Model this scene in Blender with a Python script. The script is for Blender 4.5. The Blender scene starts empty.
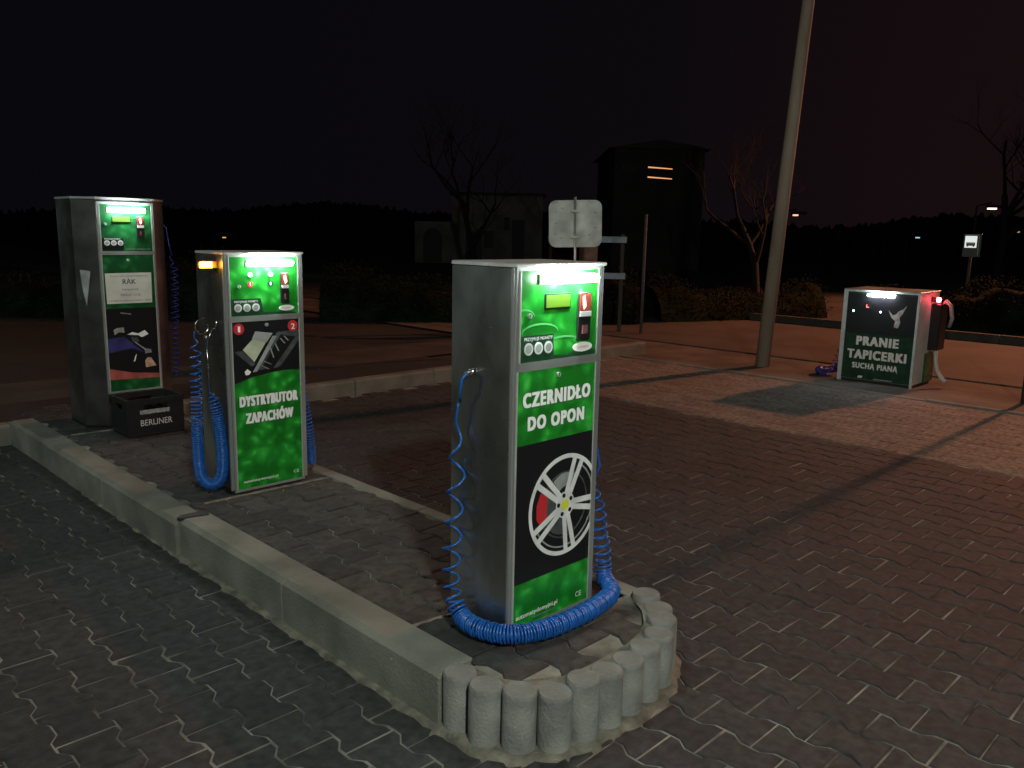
import bpy, bmesh, math, random
from mathutils import Vector, Matrix
random.seed(7)
sc = bpy.context.scene
C = sc.collection
R = math.radians
YAW = R(45)
ORG = Vector((-0.22, 2.47, 0.0))
AX = Vector((math.cos(YAW), math.sin(YAW), 0)); BX = Vector((-math.sin(YAW), math.cos(YAW), 0))
def W(v, u, z=0.0):
    return ORG + AX*v + BX*u + Vector((0, 0, z))
KZ = 0.19            # height of the island

# ------------------------------------------------------------------ camera
cam = bpy.data.cameras.new('camera'); camo = bpy.data.objects.new('camera', cam); C.objects.link(camo)
cam.sensor_fit = 'HORIZONTAL'; cam.sensor_width = 36.0; cam.lens = 829.2/1024*36.0
cam.clip_start = 0.05; cam.clip_end = 2000
p, r = R(10.295), R(1.126)
fwd = Vector((0, math.cos(p), -math.sin(p))); r0 = Vector((1, 0, 0)); u0 = r0.cross(fwd)
rt = math.cos(r)*r0 + math.sin(r)*u0; up = -math.sin(r)*r0 + math.cos(r)*u0
m = Matrix((rt, up, -fwd)).transposed().to_4x4(); m.translation = Vector((0, 0, 1.6))
camo.matrix_world = m
sc.camera = camo
sc.view_settings.view_transform = 'Standard'; sc.view_settings.look = 'None'
sc.view_settings.exposure = 0.0; sc.view_settings.gamma = 1.0

# ------------------------------------------------------------------ night sky
wd = bpy.data.worlds.new('World'); sc.world = wd; wd.use_nodes = True
nt = wd.node_tree; nt.nodes.clear()
out = nt.nodes.new('ShaderNodeOutputWorld')
sky = nt.nodes.new('ShaderNodeTexSky'); sky.sky_type = 'NISHITA'; sky.sun_disc = False
sky.sun_elevation = R(-9); sky.sun_rotation = R(60)
bg1 = nt.nodes.new('ShaderNodeBackground'); bg1.inputs[1].default_value = 0.05
nt.links.new(sky.outputs[0], bg1.inputs[0])
# glow of the town in the low sky, warmer on the side of the street
tc = nt.nodes.new('ShaderNodeTexCoord')
dot = nt.nodes.new('ShaderNodeVectorMath'); dot.operation = 'DOT_PRODUCT'
dot.inputs[1].default_value = Vector((0.75, 0.62, 0.1)).normalized()
nt.links.new(tc.outputs['Generated'], dot.inputs[0])
rp = nt.nodes.new('ShaderNodeValToRGB')
e = rp.color_ramp.elements
e[0].position = 0.35; e[0].color = (0.0027, 0.0025, 0.0037, 1)
e[1].position = 1.0; e[1].color = (0.0095, 0.0042, 0.0052, 1)
x = rp.color_ramp.elements.new(0.75); x.color = (0.0036, 0.0028, 0.0040, 1)
nt.links.new(dot.outputs['Value'], rp.inputs[0])
bg2 = nt.nodes.new('ShaderNodeBackground'); bg2.inputs[1].default_value = 1.0
nt.links.new(rp.outputs[0], bg2.inputs[0])
ad = nt.nodes.new('ShaderNodeAddShader')
nt.links.new(bg1.outputs[0], ad.inputs[0]); nt.links.new(bg2.outputs[0], ad.inputs[1])
nt.links.new(ad.outputs[0], out.inputs[0])

# ------------------------------------------------------------------ lamps of the place
SODIUM = Vector((17.0, 20.3, 8.6)); SODIUM_W = 10500
YARD = Vector((1.3, -2.4, 4.2)); YARD_W = 1080
LEFTL = Vector((-9.0, 1.9, 4.0)); LEFT_W = 400
def point(name, loc, col, w, rad):
    l = bpy.data.lights.new(name, 'POINT'); l.energy = w; l.color = col; l.shadow_soft_size = rad
    o = bpy.data.objects.new(name, l); o.location = loc; C.objects.link(o); return o
l_ = bpy.data.lights.new('sodium_light', 'SPOT'); l_.energy = SODIUM_W; l_.color = (1.0, 0.34, 0.165); l_.shadow_soft_size = .26
l_.spot_size = R(122); l_.spot_blend = .5
so_ = bpy.data.objects.new('sodium_light', l_); so_.location = SODIUM; so_.rotation_euler = Vector((.41, .495, .766)).to_track_quat('Z', 'Y').to_euler(); C.objects.link(so_)
point('yard_light', YARD, (0.94, 1.0, 0.90), YARD_W, 0.12)
point('side_light', LEFTL, (0.80, 1.0, 0.92), LEFT_W, 0.12)

# ------------------------------------------------------------------ material helpers
MATS = {}
def newmat(name):
    m = bpy.data.materials.new(name); m.use_nodes = True
    return m, m.node_tree, m.node_tree.nodes['Principled BSDF']
def mat(name, col, rough=0.6, metal=0.0, var=0.0, scale=8.0, bump=0.0, bscale=60.0, rvar=0.0, spec=None, stretch=None, col2=None, detail=4):
    if name in MATS: return MATS[name]
    m, nt, b = newmat(name)
    b.inputs['Base Color'].default_value = (*col, 1); b.inputs['Roughness'].default_value = rough
    b.inputs['Metallic'].default_value = metal
    if spec is not None: b.inputs['Specular IOR Level'].default_value = spec
    t = nt.nodes.new('ShaderNodeTexCoord')
    mp = nt.nodes.new('ShaderNodeMapping'); nt.links.new(t.outputs['Object'], mp.inputs[0])
    if stretch: mp.inputs['Scale'].default_value = stretch
    if var or col2:
        n = nt.nodes.new('ShaderNodeTexNoise'); n.inputs['Scale'].default_value = scale; n.inputs['Detail'].default_value = detail
        nt.links.new(mp.outputs[0], n.inputs['Vector'])
        rr = nt.nodes.new('ShaderNodeValToRGB')
        a = [max(0, c*(1-var)) for c in col]; c2 = col2 if col2 else [min(1, c*(1+var)) for c in col]
        rr.color_ramp.elements[0].position = 0.35; rr.color_ramp.elements[0].color = (*a, 1)
        rr.color_ramp.elements[1].position = 0.68; rr.color_ramp.elements[1].color = (*c2, 1)
        nt.links.new(n.outputs['Fac'], rr.inputs[0]); nt.links.new(rr.outputs[0], b.inputs['Base Color'])
    if rvar:
        n = nt.nodes.new('ShaderNodeTexNoise'); n.inputs['Scale'].default_value = scale*0.7; n.inputs['Detail'].default_value = 6
        nt.links.new(mp.outputs[0], n.inputs['Vector'])
        mr = nt.nodes.new('ShaderNodeMapRange'); mr.inputs[1].default_value = .3; mr.inputs[2].default_value = .7
        mr.inputs[3].default_value = rough-rvar; mr.inputs[4].default_value = rough+rvar
        nt.links.new(n.outputs['Fac'], mr.inputs[0]); nt.links.new(mr.outputs[0], b.inputs['Roughness'])
    if bump:
        n = nt.nodes.new('ShaderNodeTexNoise'); n.inputs['Scale'].default_value = bscale; n.inputs['Detail'].default_value = 5
        nt.links.new(mp.outputs[0], n.inputs['Vector'])
        bp = nt.nodes.new('ShaderNodeBump'); bp.inputs['Strength'].default_value = bump; bp.inputs['Distance'].default_value = 0.01
        nt.links.new(n.outputs['Fac'], bp.inputs['Height']); nt.links.new(bp.outputs[0], b.inputs['Normal'])
    MATS[name] = m; return m
def emat(name, col, s):
    if name in MATS: return MATS[name]
    m, nt, b = newmat(name)
    b.inputs['Base Color'].default_value = (*[min(c, .8) for c in col], 1)
    b.inputs['Emission Color'].default_value = (*col, 1); b.inputs['Emission Strength'].default_value = s
    MATS[name] = m; return m

def brick_mat(name, dark, light, dust, dustmix=0.5):
    """concrete block paving: each block its own tone, dust lying in patches"""
    m, nt, b = newmat(name); N = nt.nodes; L = nt.links
    geo = N.new('ShaderNodeNewGeometry'); tc = N.new('ShaderNodeTexCoord')
    r1 = N.new('ShaderNodeValToRGB'); r1.color_ramp.elements[0].color = (*dark, 1); r1.color_ramp.elements[1].color = (*light, 1)
    L.new(geo.outputs['Random Per Island'], r1.inputs[0])
    n1 = N.new('ShaderNodeTexNoise'); n1.inputs['Scale'].default_value = 1.7; n1.inputs['Detail'].default_value = 8; n1.inputs['Roughness'].default_value = .65
    L.new(tc.outputs['Object'], n1.inputs['Vector'])
    r2 = N.new('ShaderNodeValToRGB'); r2.color_ramp.elements[0].position = .5; r2.color_ramp.elements[0].color = (0, 0, 0, 1)
    r2.color_ramp.elements[1].position = .78; r2.color_ramp.elements[1].color = (dustmix,)*3+(1,)
    L.new(n1.outputs['Fac'], r2.inputs[0])
    mx = N.new('ShaderNodeMixRGB'); L.new(r2.outputs[0], mx.inputs[0]); L.new(r1.outputs[0], mx.inputs[1]); mx.inputs[2].default_value = (*dust, 1)
    n2 = N.new('ShaderNodeTexNoise'); n2.inputs['Scale'].default_value = 24; n2.inputs['Detail'].default_value = 6
    L.new(tc.outputs['Object'], n2.inputs['Vector'])
    mr = N.new('ShaderNodeMapRange'); mr.inputs[1].default_value = .3; mr.inputs[2].default_value = .7; mr.inputs[3].default_value = .5; mr.inputs[4].default_value = 1.6; L.new(n2.outputs['Fac'], mr.inputs[0])
    mu = N.new('ShaderNodeMixRGB'); mu.blend_type = 'MULTIPLY'; mu.inputs[0].default_value = 1
    L.new(mx.outputs[0], mu.inputs[1]); L.new(mr.outputs[0], mu.inputs[2]); L.new(mu.outputs[0], b.inputs['Base Color'])
    n3 = N.new('ShaderNodeTexNoise'); n3.inputs['Scale'].default_value = 160; n3.inputs['Detail'].default_value = 3
    L.new(tc.outputs['Object'], n3.inputs['Vector'])
    bp = N.new('ShaderNodeBump'); bp.inputs['Strength'].default_value = .5; bp.inputs['Distance'].default_value = .004
    L.new(n3.outputs['Fac'], bp.inputs['Height']); L.new(bp.outputs[0], b.inputs['Normal'])
    mr2 = N.new('ShaderNodeMapRange'); mr2.inputs[3].default_value = .75; mr2.inputs[4].default_value = 1.0; L.new(n1.outputs['Fac'], mr2.inputs[0])
    L.new(mr2.outputs[0], b.inputs['Roughness'])
    MATS[name] = m; return m

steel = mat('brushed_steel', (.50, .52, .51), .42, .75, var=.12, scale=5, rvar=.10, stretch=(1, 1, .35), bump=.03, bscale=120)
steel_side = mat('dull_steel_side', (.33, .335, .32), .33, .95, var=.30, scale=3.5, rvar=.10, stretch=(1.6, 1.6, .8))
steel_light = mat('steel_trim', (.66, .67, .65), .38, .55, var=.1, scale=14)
dark_plastic = mat('black_plastic', (.012, .012, .013), .38)
art_black = mat('print_black', (.010, .010, .012), .30)
art_grey = mat('print_grey', (.30, .32, .31), .35, var=.25, scale=12)
art_dgrey = mat('print_dark_grey', (.07, .08, .085), .35, var=.4, scale=15)
art_white = mat('print_white', (.88, .88, .86), .4)
art_rim = mat('print_alloy', (.72, .72, .71), .35, var=.15, scale=14)
art_red = mat('print_red', (.55, .03, .035), .35)
art_yellow = mat('print_yellow', (.68, .72, .05), .35)
art_cream = mat('print_cream', (.55, .58, .42), .4, var=.25, scale=9)
art_blue = mat('print_blue', (.035, .035, .16), .4, var=.3, scale=15)
art_skin = mat('print_skin', (.55, .36, .25), .4, var=.3, scale=30)
art_pink = mat('print_brick_red', (.42, .10, .08), .4, var=.3, scale=9)
art_dgreen = mat('print_dark_green', (.012, .055, .025), .35)
def green_mat(name, a, b_, c):
    m, nt, b = newmat(name); N = nt.nodes; L = nt.links
    tc = N.new('ShaderNodeTexCoord')
    v = N.new('ShaderNodeTexVoronoi'); v.feature = 'SMOOTH_F1'; v.inputs['Scale'].default_value = 17; v.inputs['Smoothness'].default_value = .7
    n = N.new('ShaderNodeTexNoise'); n.inputs['Scale'].default_value = 7; n.inputs['Detail'].default_value = 5
    L.new(tc.outputs['Object'], n.inputs['Vector'])
    mx = N.new('ShaderNodeMixRGB'); mx.inputs[0].default_value = .12; L.new(tc.outputs['Object'], mx.inputs[1]); L.new(n.outputs['Color'], mx.inputs[2]); L.new(mx.outputs[0], v.inputs['Vector'])
    mt = N.new('ShaderNodeMath'); mt.operation = 'ADD'; L.new(v.outputs['Distance'], mt.inputs[0])
    mh = N.new('ShaderNodeMath'); mh.operation = 'MULTIPLY'; mh.inputs[1].default_value = .7; L.new(n.outputs['Fac'], mh.inputs[0]); L.new(mh.outputs[0], mt.inputs[1])
    rr = N.new('ShaderNodeValToRGB'); el = rr.color_ramp.elements
    el[0].position = .40; el[0].color = (*c, 1); el[1].position = .95; el[1].color = (*a, 1)
    k = el.new(.66); k.color = (*b_, 1)
    L.new(mt.outputs[0], rr.inputs[0]); L.new(rr.outputs[0], b.inputs['Base Color'])
    b.inputs['Roughness'].default_value = .28
    MATS[name] = m; return m
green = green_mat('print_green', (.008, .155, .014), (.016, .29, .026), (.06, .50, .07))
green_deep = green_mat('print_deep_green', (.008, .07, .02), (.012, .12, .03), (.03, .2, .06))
lcd = emat('lcd_screen', (.19, .45, .0), .8); lcd.node_tree.nodes['Principled BSDF'].inputs['Base Color'].default_value = (.02, .05, .0, 1)
led_cool = emat('led_white', (.84, 1.0, .95), 150)
led_blue = emat('led_bluish_white', (.86, .92, 1.0), 110)
led_dim = emat('led_white_far', (.84, .98, .97), 150)
glow_red = emat('red_lamp', (1.0, .06, .10), 60)
glow_amber = emat('amber_lamp', (1.0, .48, .03), 30)
glow_reflection = emat('coin_reflection', (1.0, .55, .40), 1.2)
glow_green = emat('green_dot', (.3, 1.0, .55), 6)
glow_bluedot = emat('blue_dot', (.5, .8, 1.0), 7)
glow_reddot = emat('red_digit', (1.0, .15, .12), 3)
button_glow = emat('button_glow', (.45, 1.0, .8), 3)
hose_blue = mat('blue_hose', (.012, .095, .37), .32, var=.15, scale=30)
hose_dark = mat('violet_blue_hose', (.03, .03, .22), .4)
chrome = mat('chrome', (.8, .8, .78), .15, 1.0)
concrete = mat('kerb_concrete', (.142, .142, .116), .85, var=.22, scale=3.5, bump=.5, bscale=90, col2=(.21, .206, .172), detail=8)
concrete_pal = mat('palisade_concrete', (.195, .20, .187), .82, var=.25, scale=7, bump=.5, bscale=90, col2=(.285, .29, .26), detail=8)
mortar = mat('sandy_mortar', (.12, .115, .09), .95, var=.35, scale=14, bump=.8, bscale=60, col2=(.21, .195, .15))

kerb_dark = mat('dark_kerb_concrete', (.06, .05, .043), .9, var=.3, scale=3, bump=.4, bscale=60)  # darker concrete for the street kerb and the road edging
# ------------------------------------------------------------------ mesh helpers
def link(name, me, parent=None):
    o = bpy.data.objects.new(name, me); C.objects.link(o)
    if parent: o.parent = parent
    return o
def tag(o, label=None, cat=None, group=None, kind=None):
    if label: o['label'] = label
    if cat: o['category'] = cat
    if group: o['group'] = group
    if kind: o['kind'] = kind
    return o
def thing(name, label, cat, loc, rotz=0.0, group=None):
    o = bpy.data.objects.new(name, None); C.objects.link(o); o.location = loc; o.rotation_euler = (0, 0, rotz)
    o.empty_display_size = .1
    return tag(o, label, cat, group)
class MB:
    def __init__(s): s.v = []; s.f = []; s.m = []; s.mats = []; s.sm = []
    def mi(s, m):
        if m not in s.mats: s.mats.append(m)
        return s.mats.index(m)
    def add(s, vs, fs, m, smooth=False):
        k = len(s.v); s.v += [tuple(v) for v in vs]; i = s.mi(m)
        for f in fs: s.f.append([k+j for j in f]); s.m.append(i); s.sm.append(smooth)
    def box(s, x0, x1, y0, y1, z0, z1, m):
        s.add([(x0,y0,z0),(x1,y0,z0),(x1,y1,z0),(x0,y1,z0),(x0,y0,z1),(x1,y0,z1),(x1,y1,z1),(x0,y1,z1)],
              [(3,2,1,0),(4,5,6,7),(0,1,5,4),(1,2,6,5),(2,3,7,6),(3,0,4,7)], m)
    def bbox(s, x0, x1, y0, y1, z0, z1, m, b=.004):
        """box with chamfered vertical and top edges"""
        def ring(i, z): return [(x0+i+b*(1 if False else 0), y0+i, z)]
        P = []
        def oct_(ins, z):
            c = b
            return [(x0+ins+c,y0+ins,z),(x1-ins-c,y0+ins,z),(x1-ins,y0+ins+c,z),(x1-ins,y1-ins-c,z),(x1-ins-c,y1-ins,z),(x0+ins+c,y1-ins,z),(x0+ins,y1-ins-c,z),(x0+ins,y0+ins+c,z)]
        P += oct_(0, z0); P += oct_(0, z1-b); P += oct_(b, z1)
        F = [tuple(range(7, -1, -1)), tuple(range(16, 24))]
        for k in (0, 8):
            for i in range(8): F.append((k+i, k+(i+1) % 8, k+8+(i+1) % 8, k+8+i))
        s.add(P, F, m)
    def prismxz(s, pts, y0, y1, m, smooth=False):
        """polygon in the XZ plane (counter-clockwise seen from -y), from y0 (front) to y1"""
        a = sum(pts[i][0]*pts[(i+1) % len(pts)][1]-pts[(i+1) % len(pts)][0]*pts[i][1] for i in range(len(pts)))
        if a < 0: pts = pts[::-1]
        n = len(pts)
        V = [(x, y0, z) for x, z in pts]+[(x, y1, z) for x, z in pts]
        F = [tuple(range(n)), tuple(range(2*n-1, n-1, -1))]+[(i, i+n, (i+1) % n+n, (i+1) % n) for i in range(n)]
        s.add(V, F, m, False)
    def prismxy(s, pts, z0, z1, m, bev=0.0):
        a = sum(pts[i][0]*pts[(i+1) % len(pts)][1]-pts[(i+1) % len(pts)][0]*pts[i][1] for i in range(len(pts)))
        if a < 0: pts = pts[::-1]
        n = len(pts)
        V = [(x, y, z0) for x, y in pts]+[(x, y, z1) for x, y in pts]
        F = [tuple(range(n-1, -1, -1)), tuple(range(n, 2*n))]+[(i, (i+1) % n, (i+1) % n+n, i+n) for i in range(n)]
        s.add(V, F, m)
    def tube(s, pts, rad, m, n=8, cap=True):
        pts = [Vector(q) for q in pts]
        rads = rad if isinstance(rad, (list, tuple)) else [rad]*len(pts)
        V = []; F = []; prev = None
        for i, q in enumerate(pts):
            t = (pts[min(i+1, len(pts)-1)]-pts[max(i-1, 0)])
            if t.length < 1e-9: t = Vector((0, 0, 1))
            t.normalize()
            if prev is None:
                ref = Vector((0, 0, 1)) if abs(t.z) < .9 else Vector((1, 0, 0)); a = t.cross(ref).normalized()
            else:
                a = (prev-t*prev.dot(t))
                if a.length < 1e-6: a = t.orthogonal()
                a.normalize()
            prev = a; b = t.cross(a)
            for k in range(n):
                w = 2*math.pi*k/n; V.append(q+(a*math.cos(w)+b*math.sin(w))*rads[i])
        for i in range(len(pts)-1):
            for k in range(n):
                F.append((i*n+k, i*n+(k+1) % n, (i+1)*n+(k+1) % n, (i+1)*n+k))
        s.add(V, F, m, True)
        if cap:
            k0 = len(s.v)-len(V)
            for f in (tuple(range(k0+n-1, k0-1, -1)), tuple(range(k0+(len(pts)-1)*n, k0+len(pts)*n))):
                s.f.append(list(f)); s.m.append(s.mi(m)); s.sm.append(False)
    def build(s, name, parent=None):
        me = bpy.data.meshes.new(name); me.from_pydata(s.v, [], s.f)
        for mm in s.mats: me.materials.append(mm)
        me.polygons.foreach_set('material_index', s.m); me.polygons.foreach_set('use_smooth', s.sm)
        me.update(); return link(name, me, parent)
def circ(cx, cz, rx, rz=None, n=24, a0=0):
    rz = rz or rx
    return [(cx+rx*math.cos(a0+2*math.pi*i/n), cz+rz*math.sin(a0+2*math.pi*i/n)) for i in range(n)]
def text(s, x0, x1, z0, h, m, name, parent, y=-.0095, bold=.02, shear=0.0, outline=None):
    """lettering on an XZ plane fitted between x0 and x1 with cap height h, front at y; bold = stroke gain / cap height"""
    c = bpy.data.curves.new('lettering_curve', 'FONT'); c.body = s; c.size = 1; c.shear = shear; c.resolution_u = 3
    c.space_character = 1.0+bold*(2.8 if bold > .03 else 1.4)
    t = bpy.data.objects.new('lettering_tmp', c); C.objects.link(t); bpy.context.view_layer.update()
    me = bpy.data.meshes.new_from_object(t.evaluated_get(bpy.context.evaluated_depsgraph_get()))
    bpy.data.objects.remove(t); bpy.data.curves.remove(c)
    base = [v.co.copy() for v in me.vertices]; faces = [tuple(p_.vertices) for p_ in me.polygons]; bpy.data.meshes.remove(me)
    lo, hi = min(v.x for v in base), max(v.x for v in base); g = bold*h
    sx = (x1-x0-2*g)/(hi-lo); sz = (h-g)/.70; V = []; F = []; M_ = []
    def layer(dx, dz, yy, k):
        n0 = len(V)
        V.extend((x0+g+(v.x-lo)*sx+dx, yy, z0+g*.5+v.y*sz+dz) for v in base); F.extend(tuple(n0+q for q in f) for f in faces); M_.extend([k]*len(faces))
    q = 0
    offs = [(0, 0)]
    if bold > .012: offs += [(a*g, b_*g*.55) for a, b_ in ((-1, 0), (1, 0), (-.5, 0), (.5, 0), (-1, 1), (1, 1), (-1, -1), (1, -1), (0, 1), (0, -1))]
    for dx, dz in offs: layer(dx, dz, y+q*4e-6, 0); q += 1
    if outline:
        for k in range(12):
            a = 2*math.pi*k/12
            for b_ in (-1, 1): layer(b_*g+h*.055*math.cos(a)+h*.02, h*.055*math.sin(a)-h*.02, y+.0008+q*4e-6, 1); q += 1
    out = bpy.data.meshes.new(name); out.from_pydata(V, [], F); out.materials.append(m)
    if outline: out.materials.append(outline)
    out.polygons.foreach_set('material_index', M_); out.update()
    return link(name, out, parent)

def coil(mb, path, R_, r_, turns, m, seg=16, n=6):
    """spiral hose wound round a centreline; path = [(point, density)], turns spread by density"""
    P = [Vector(q[0]) for q in path]; D = [q[1] for q in path]
    fine = []; dens = []
    def cr(a, b, c, d, t): return .5*((2*b)+(-a+c)*t+(2*a-5*b+4*c-d)*t*t+(-a+3*b-3*c+d)*t**3)
    for i in range(len(P)-1):
        a = P[max(i-1, 0)]; b = P[i]; c = P[i+1]; d = P[min(i+2, len(P)-1)]
        for k in range(60):
            t = k/60; fine.append(cr(a, b, c, d, t)); dens.append(D[i]*(1-t)+D[i+1]*t)
    fine.append(P[-1]); dens.append(D[-1])
    cum = [0.0]
    for i in range(1, len(fine)): cum.append(cum[-1]+(fine[i]-fine[i-1]).length*(dens[i]+dens[i-1])/2)
    tot = cum[-1]; N = int(turns*seg); pts = []; prev = None; j = 0
    frames = []
    for i in range(len(fine)):
        t = (fine[min(i+1, len(fine)-1)]-fine[max(i-1, 0)]).normalized()
        if prev is None: a = t.orthogonal().normalized()
        else:
            a = (prev-t*prev.dot(t)).normalized()
        prev = a; frames.append((a, t.cross(a)))
    for i in range(N+1):
        s = tot*i/N
        while j < len(cum)-2 and cum[j+1] < s: j += 1
        f = (s-cum[j])/max(cum[j+1]-cum[j], 1e-9); q = fine[j].lerp(fine[j+1], f)
        a, b = frames[j]; w = 2*math.pi*i/seg
        rr = R_*(1+.06*math.sin(i*.13))*(min(1, i/seg*.6, (N-i)/seg*.6) if True else 1)
        pts.append(q+(a*math.cos(w)+b*math.sin(w))*rr)
    mb.tube(pts, r_, m, n)

# ================================================================== GROUND
def frame_obj(o, kind='structure'):
    o.location = ORG; o.rotation_euler = (0, 0, YAW); o['kind'] = kind; return o
def sheet(name, v0, v1, u0, u1, z, m, nv=1, nu=1):
    mb = MB(); mb.add([(v0,u0,z),(v1,u0,z),(v1,u1,z),(v0,u1,z)], [(0,1,2,3)], m); return frame_obj(mb.build(name))
soil = mat('dark_soil', (.022, .018, .015), .95, var=.4, scale=.6, bump=.6, bscale=12)
joint_sand = mat('joint_sand', (.035, .032, .028), .95, var=.5, scale=4.5, bump=.5, bscale=80, col2=(.30, .28, .23), detail=7)
asphalt = mat('asphalt', (.058, .047, .041), .9, var=.2, scale=1.2, bump=.5, bscale=70, col2=(.08, .068, .058))
verge = mat('sandy_verge', (.085, .068, .052), .95, var=.35, scale=1.6, bump=.8, bscale=18, col2=(.15, .122, .092))
mb = MB(); mb.add([(-700,-700,-.03),(700,-700,-.03),(700,700,-.03),(-700,700,-.03)], [(0,1,2,3)], soil)
mb.build('ground')['kind'] = 'structure'
sheet('joint_bed', -9, 7.22, -6, 4.86, -.0055, joint_sand)
sheet('verge', 7.22, 8.95, -14, 60, -.004, verge)
sheet('road', 8.95, 13.5, -40, 80, -.012, asphalt)
sheet('footpath', -18, 7.22, 6.5, 7.6, -.006, mat('trodden_path', (.05, .042, .034), .95, var=.4, scale=1.5, bump=.6, bscale=20))
sheet('grass_strip', -20, 5.2, 4.95, 30, -.008, soil)

WV, LU, AMP = .16, .213, .014
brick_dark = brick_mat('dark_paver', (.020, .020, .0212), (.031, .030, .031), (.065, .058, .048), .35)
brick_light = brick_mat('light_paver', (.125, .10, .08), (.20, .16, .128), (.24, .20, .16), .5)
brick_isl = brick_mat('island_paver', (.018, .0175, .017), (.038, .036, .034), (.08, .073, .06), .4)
def trap(t):
    t = t % 1.0
    if t > .5: t = 1-t
    return 1 if t < .16 else (-1 if t > .34 else 1-2*(t-.16)/.18)
def bone_bricks(mb, keep, rows, cols, z, m, v0=.68, uo=-.01, g=.0065, tilt=.009, hv=.0014, rnd=random.Random(3)):
    K = [0, .16, .34, .66, .84, 1.0]
    for j in range(*rows):
        for i in range(*cols):
            ph = 0 if j % 2 else .5
            us = uo+(i+ph)*LU; cv = v0+(j+.5)*WV; cu = us+LU/2
            if not keep(cv, cu): continue
            def bnd(k, u): return v0+k*WV+AMP*(1 if k % 2 == 0 else -1)*trap((u-uo)/LU)
            top = [(us+t*LU, bnd(j+1, us+t*LU)-g/2) for t in K]; bot = [(us+t*LU, bnd(j, us+t*LU)+g/2) for t in K]
            top[0] = (top[0][0]+g/2, top[0][1]); top[-1] = (top[-1][0]-g/2, top[-1][1])
            bot[0] = (bot[0][0]+g/2, bot[0][1]); bot[-1] = (bot[-1][0]-g/2, bot[-1][1])
            ring = [(v, u) for u, v in bot]+[(v, u) for u, v in reversed(top)]
            dz = rnd.gauss(0, hv); tv, tu = rnd.gauss(0, tilt), rnd.gauss(0, tilt)
            n = len(ring); cvx, cux = cv, cu
            def h(v, u): return z+dz+(v-cv)*tv+(u-cu)*tu
            V = [(v, u, z-.02) for v, u in ring]+[(v, u, h(v, u)-.005) for v, u in ring]
            V += [(cv+(v-cv)*(1-.007/abs(.08)), cu+(u-cu)*(1-.006/.106), h(v, u)) for v, u in ring]
            F = [tuple(range(2*n, 3*n))[::-1]]
            # orientation: ring runs u up on low v, back on high v -> clockwise seen from above
            for k0 in (0, n):
                for q in range(n): F.append((k0+q, k0+n+q, k0+n+(q+1) % n, k0+(q+1) % n))
            mb.add(V, F, m)
def in_island(v, u, e=0.0):
    if v < -.02-e or v > 1.05+e or u > 5.0: return False
    if u > -.02: return True
    return ((v-.52)/(.53+e))**2+(u/(.38+e))**2 < 1
def keep_lot(v, u):
    if u > 4.80 or v > 4.86: return False
    if in_island(v, u, -.04): return False
    if v < -.3 and u < 0 - .9 + v*0 and v < -2.2: return False
    return v > -2.6 and u > -3.2
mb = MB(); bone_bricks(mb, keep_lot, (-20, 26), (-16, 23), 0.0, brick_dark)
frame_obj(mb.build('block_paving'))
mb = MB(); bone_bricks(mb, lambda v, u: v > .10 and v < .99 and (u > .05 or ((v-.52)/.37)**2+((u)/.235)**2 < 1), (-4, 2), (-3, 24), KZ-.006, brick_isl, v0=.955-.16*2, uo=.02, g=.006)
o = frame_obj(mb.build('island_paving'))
sheet('island_bed', .14, .96, -.02, 4.86, KZ-.014, joint_sand)
mb = MB(); mb.prismxy([(.05+.94*t/20, -.30*math.sin(math.pi*t/20)**.6) for t in range(21)], .0, KZ-.014, joint_sand)
frame_obj(mb.build('island_end_bed'))
# light rectangular blocks of the drive lane
mb = MB(); rnd = random.Random(5)
for j in range(24):
    for i in range(-22, 62):
        u0_ = i*.2+(.1 if j % 2 else 0); v0_ = 4.875+j*.098
        if u0_ > 4.62: continue
        g = .004; dz = rnd.gauss(0, .0013); b = .004
        x0, x1, y0, y1 = v0_+g/2, v0_+.098-g/2, u0_+g/2, u0_+.2-g/2
        tv = rnd.gauss(0, .008)
        V = [(x0,y0,-.02),(x1,y0,-.02),(x1,y1,-.02),(x0,y1,-.02),(x0,y0,-.004+dz),(x1,y0,-.004+dz+tv*.1),(x1,y1,-.004+dz+tv*.1),(x0,y1,-.004+dz),
             (x0+b,y0+b,dz),(x1-b,y0+b,dz+tv*.1),(x1-b,y1-b,dz+tv*.1),(x0+b,y1-b,dz)]
        F = [(8,9,10,11)]+[(k+q, k+(q+1) % 4, k+4+(q+1) % 4, k+4+q) for k in (0, 4) for q in range(4)]
        mb.add(V, F, brick_light)
frame_obj(mb.build('lane_paving'))

# kerbs ------------------------------------------------------------
def kerb_stone(mb, axis, a0, a1, c0, c1, z0, z1, bev0, bev1, m):
    """kerb stone along axis ('u' or 'v') from a0 to a1, across c0..c1; bev0/bev1 chamfer on the c0/c1 side"""
    prof = [(c0, z0), (c1, z0), (c1, z1-bev1*.9), (c1-bev1, z1), (c0+bev0, z1), (c0, z1-bev0*.9)]
    n = len(prof); V = []
    for a, ins in ((a0, 0.004), (a0+.004, 0), (a1-.004, 0), (a1, .004)):
        for c, z in prof:
            cc = c+(ins if c < (c0+c1)/2 else -ins); zz = z-ins if z > z0 else z
            V.append((cc, a, zz) if axis == 'u' else (a, cc, zz))
    F = []
    for k in range(3):
        for q in range(n): F.append((k*n+q, k*n+(q+1) % n, (k+1)*n+(q+1) % n, (k+1)*n+q))
    F += [tuple(range(n-1, -1, -1)), tuple(range(3*n, 4*n))]
    if axis == 'u': F = [f[::-1] for f in F]
    mb.add(V, F, m)
mb = MB(); us = [.0, 1.0, 1.985, 2.99, 3.99, 4.86]; rk = random.Random(2)
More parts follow.
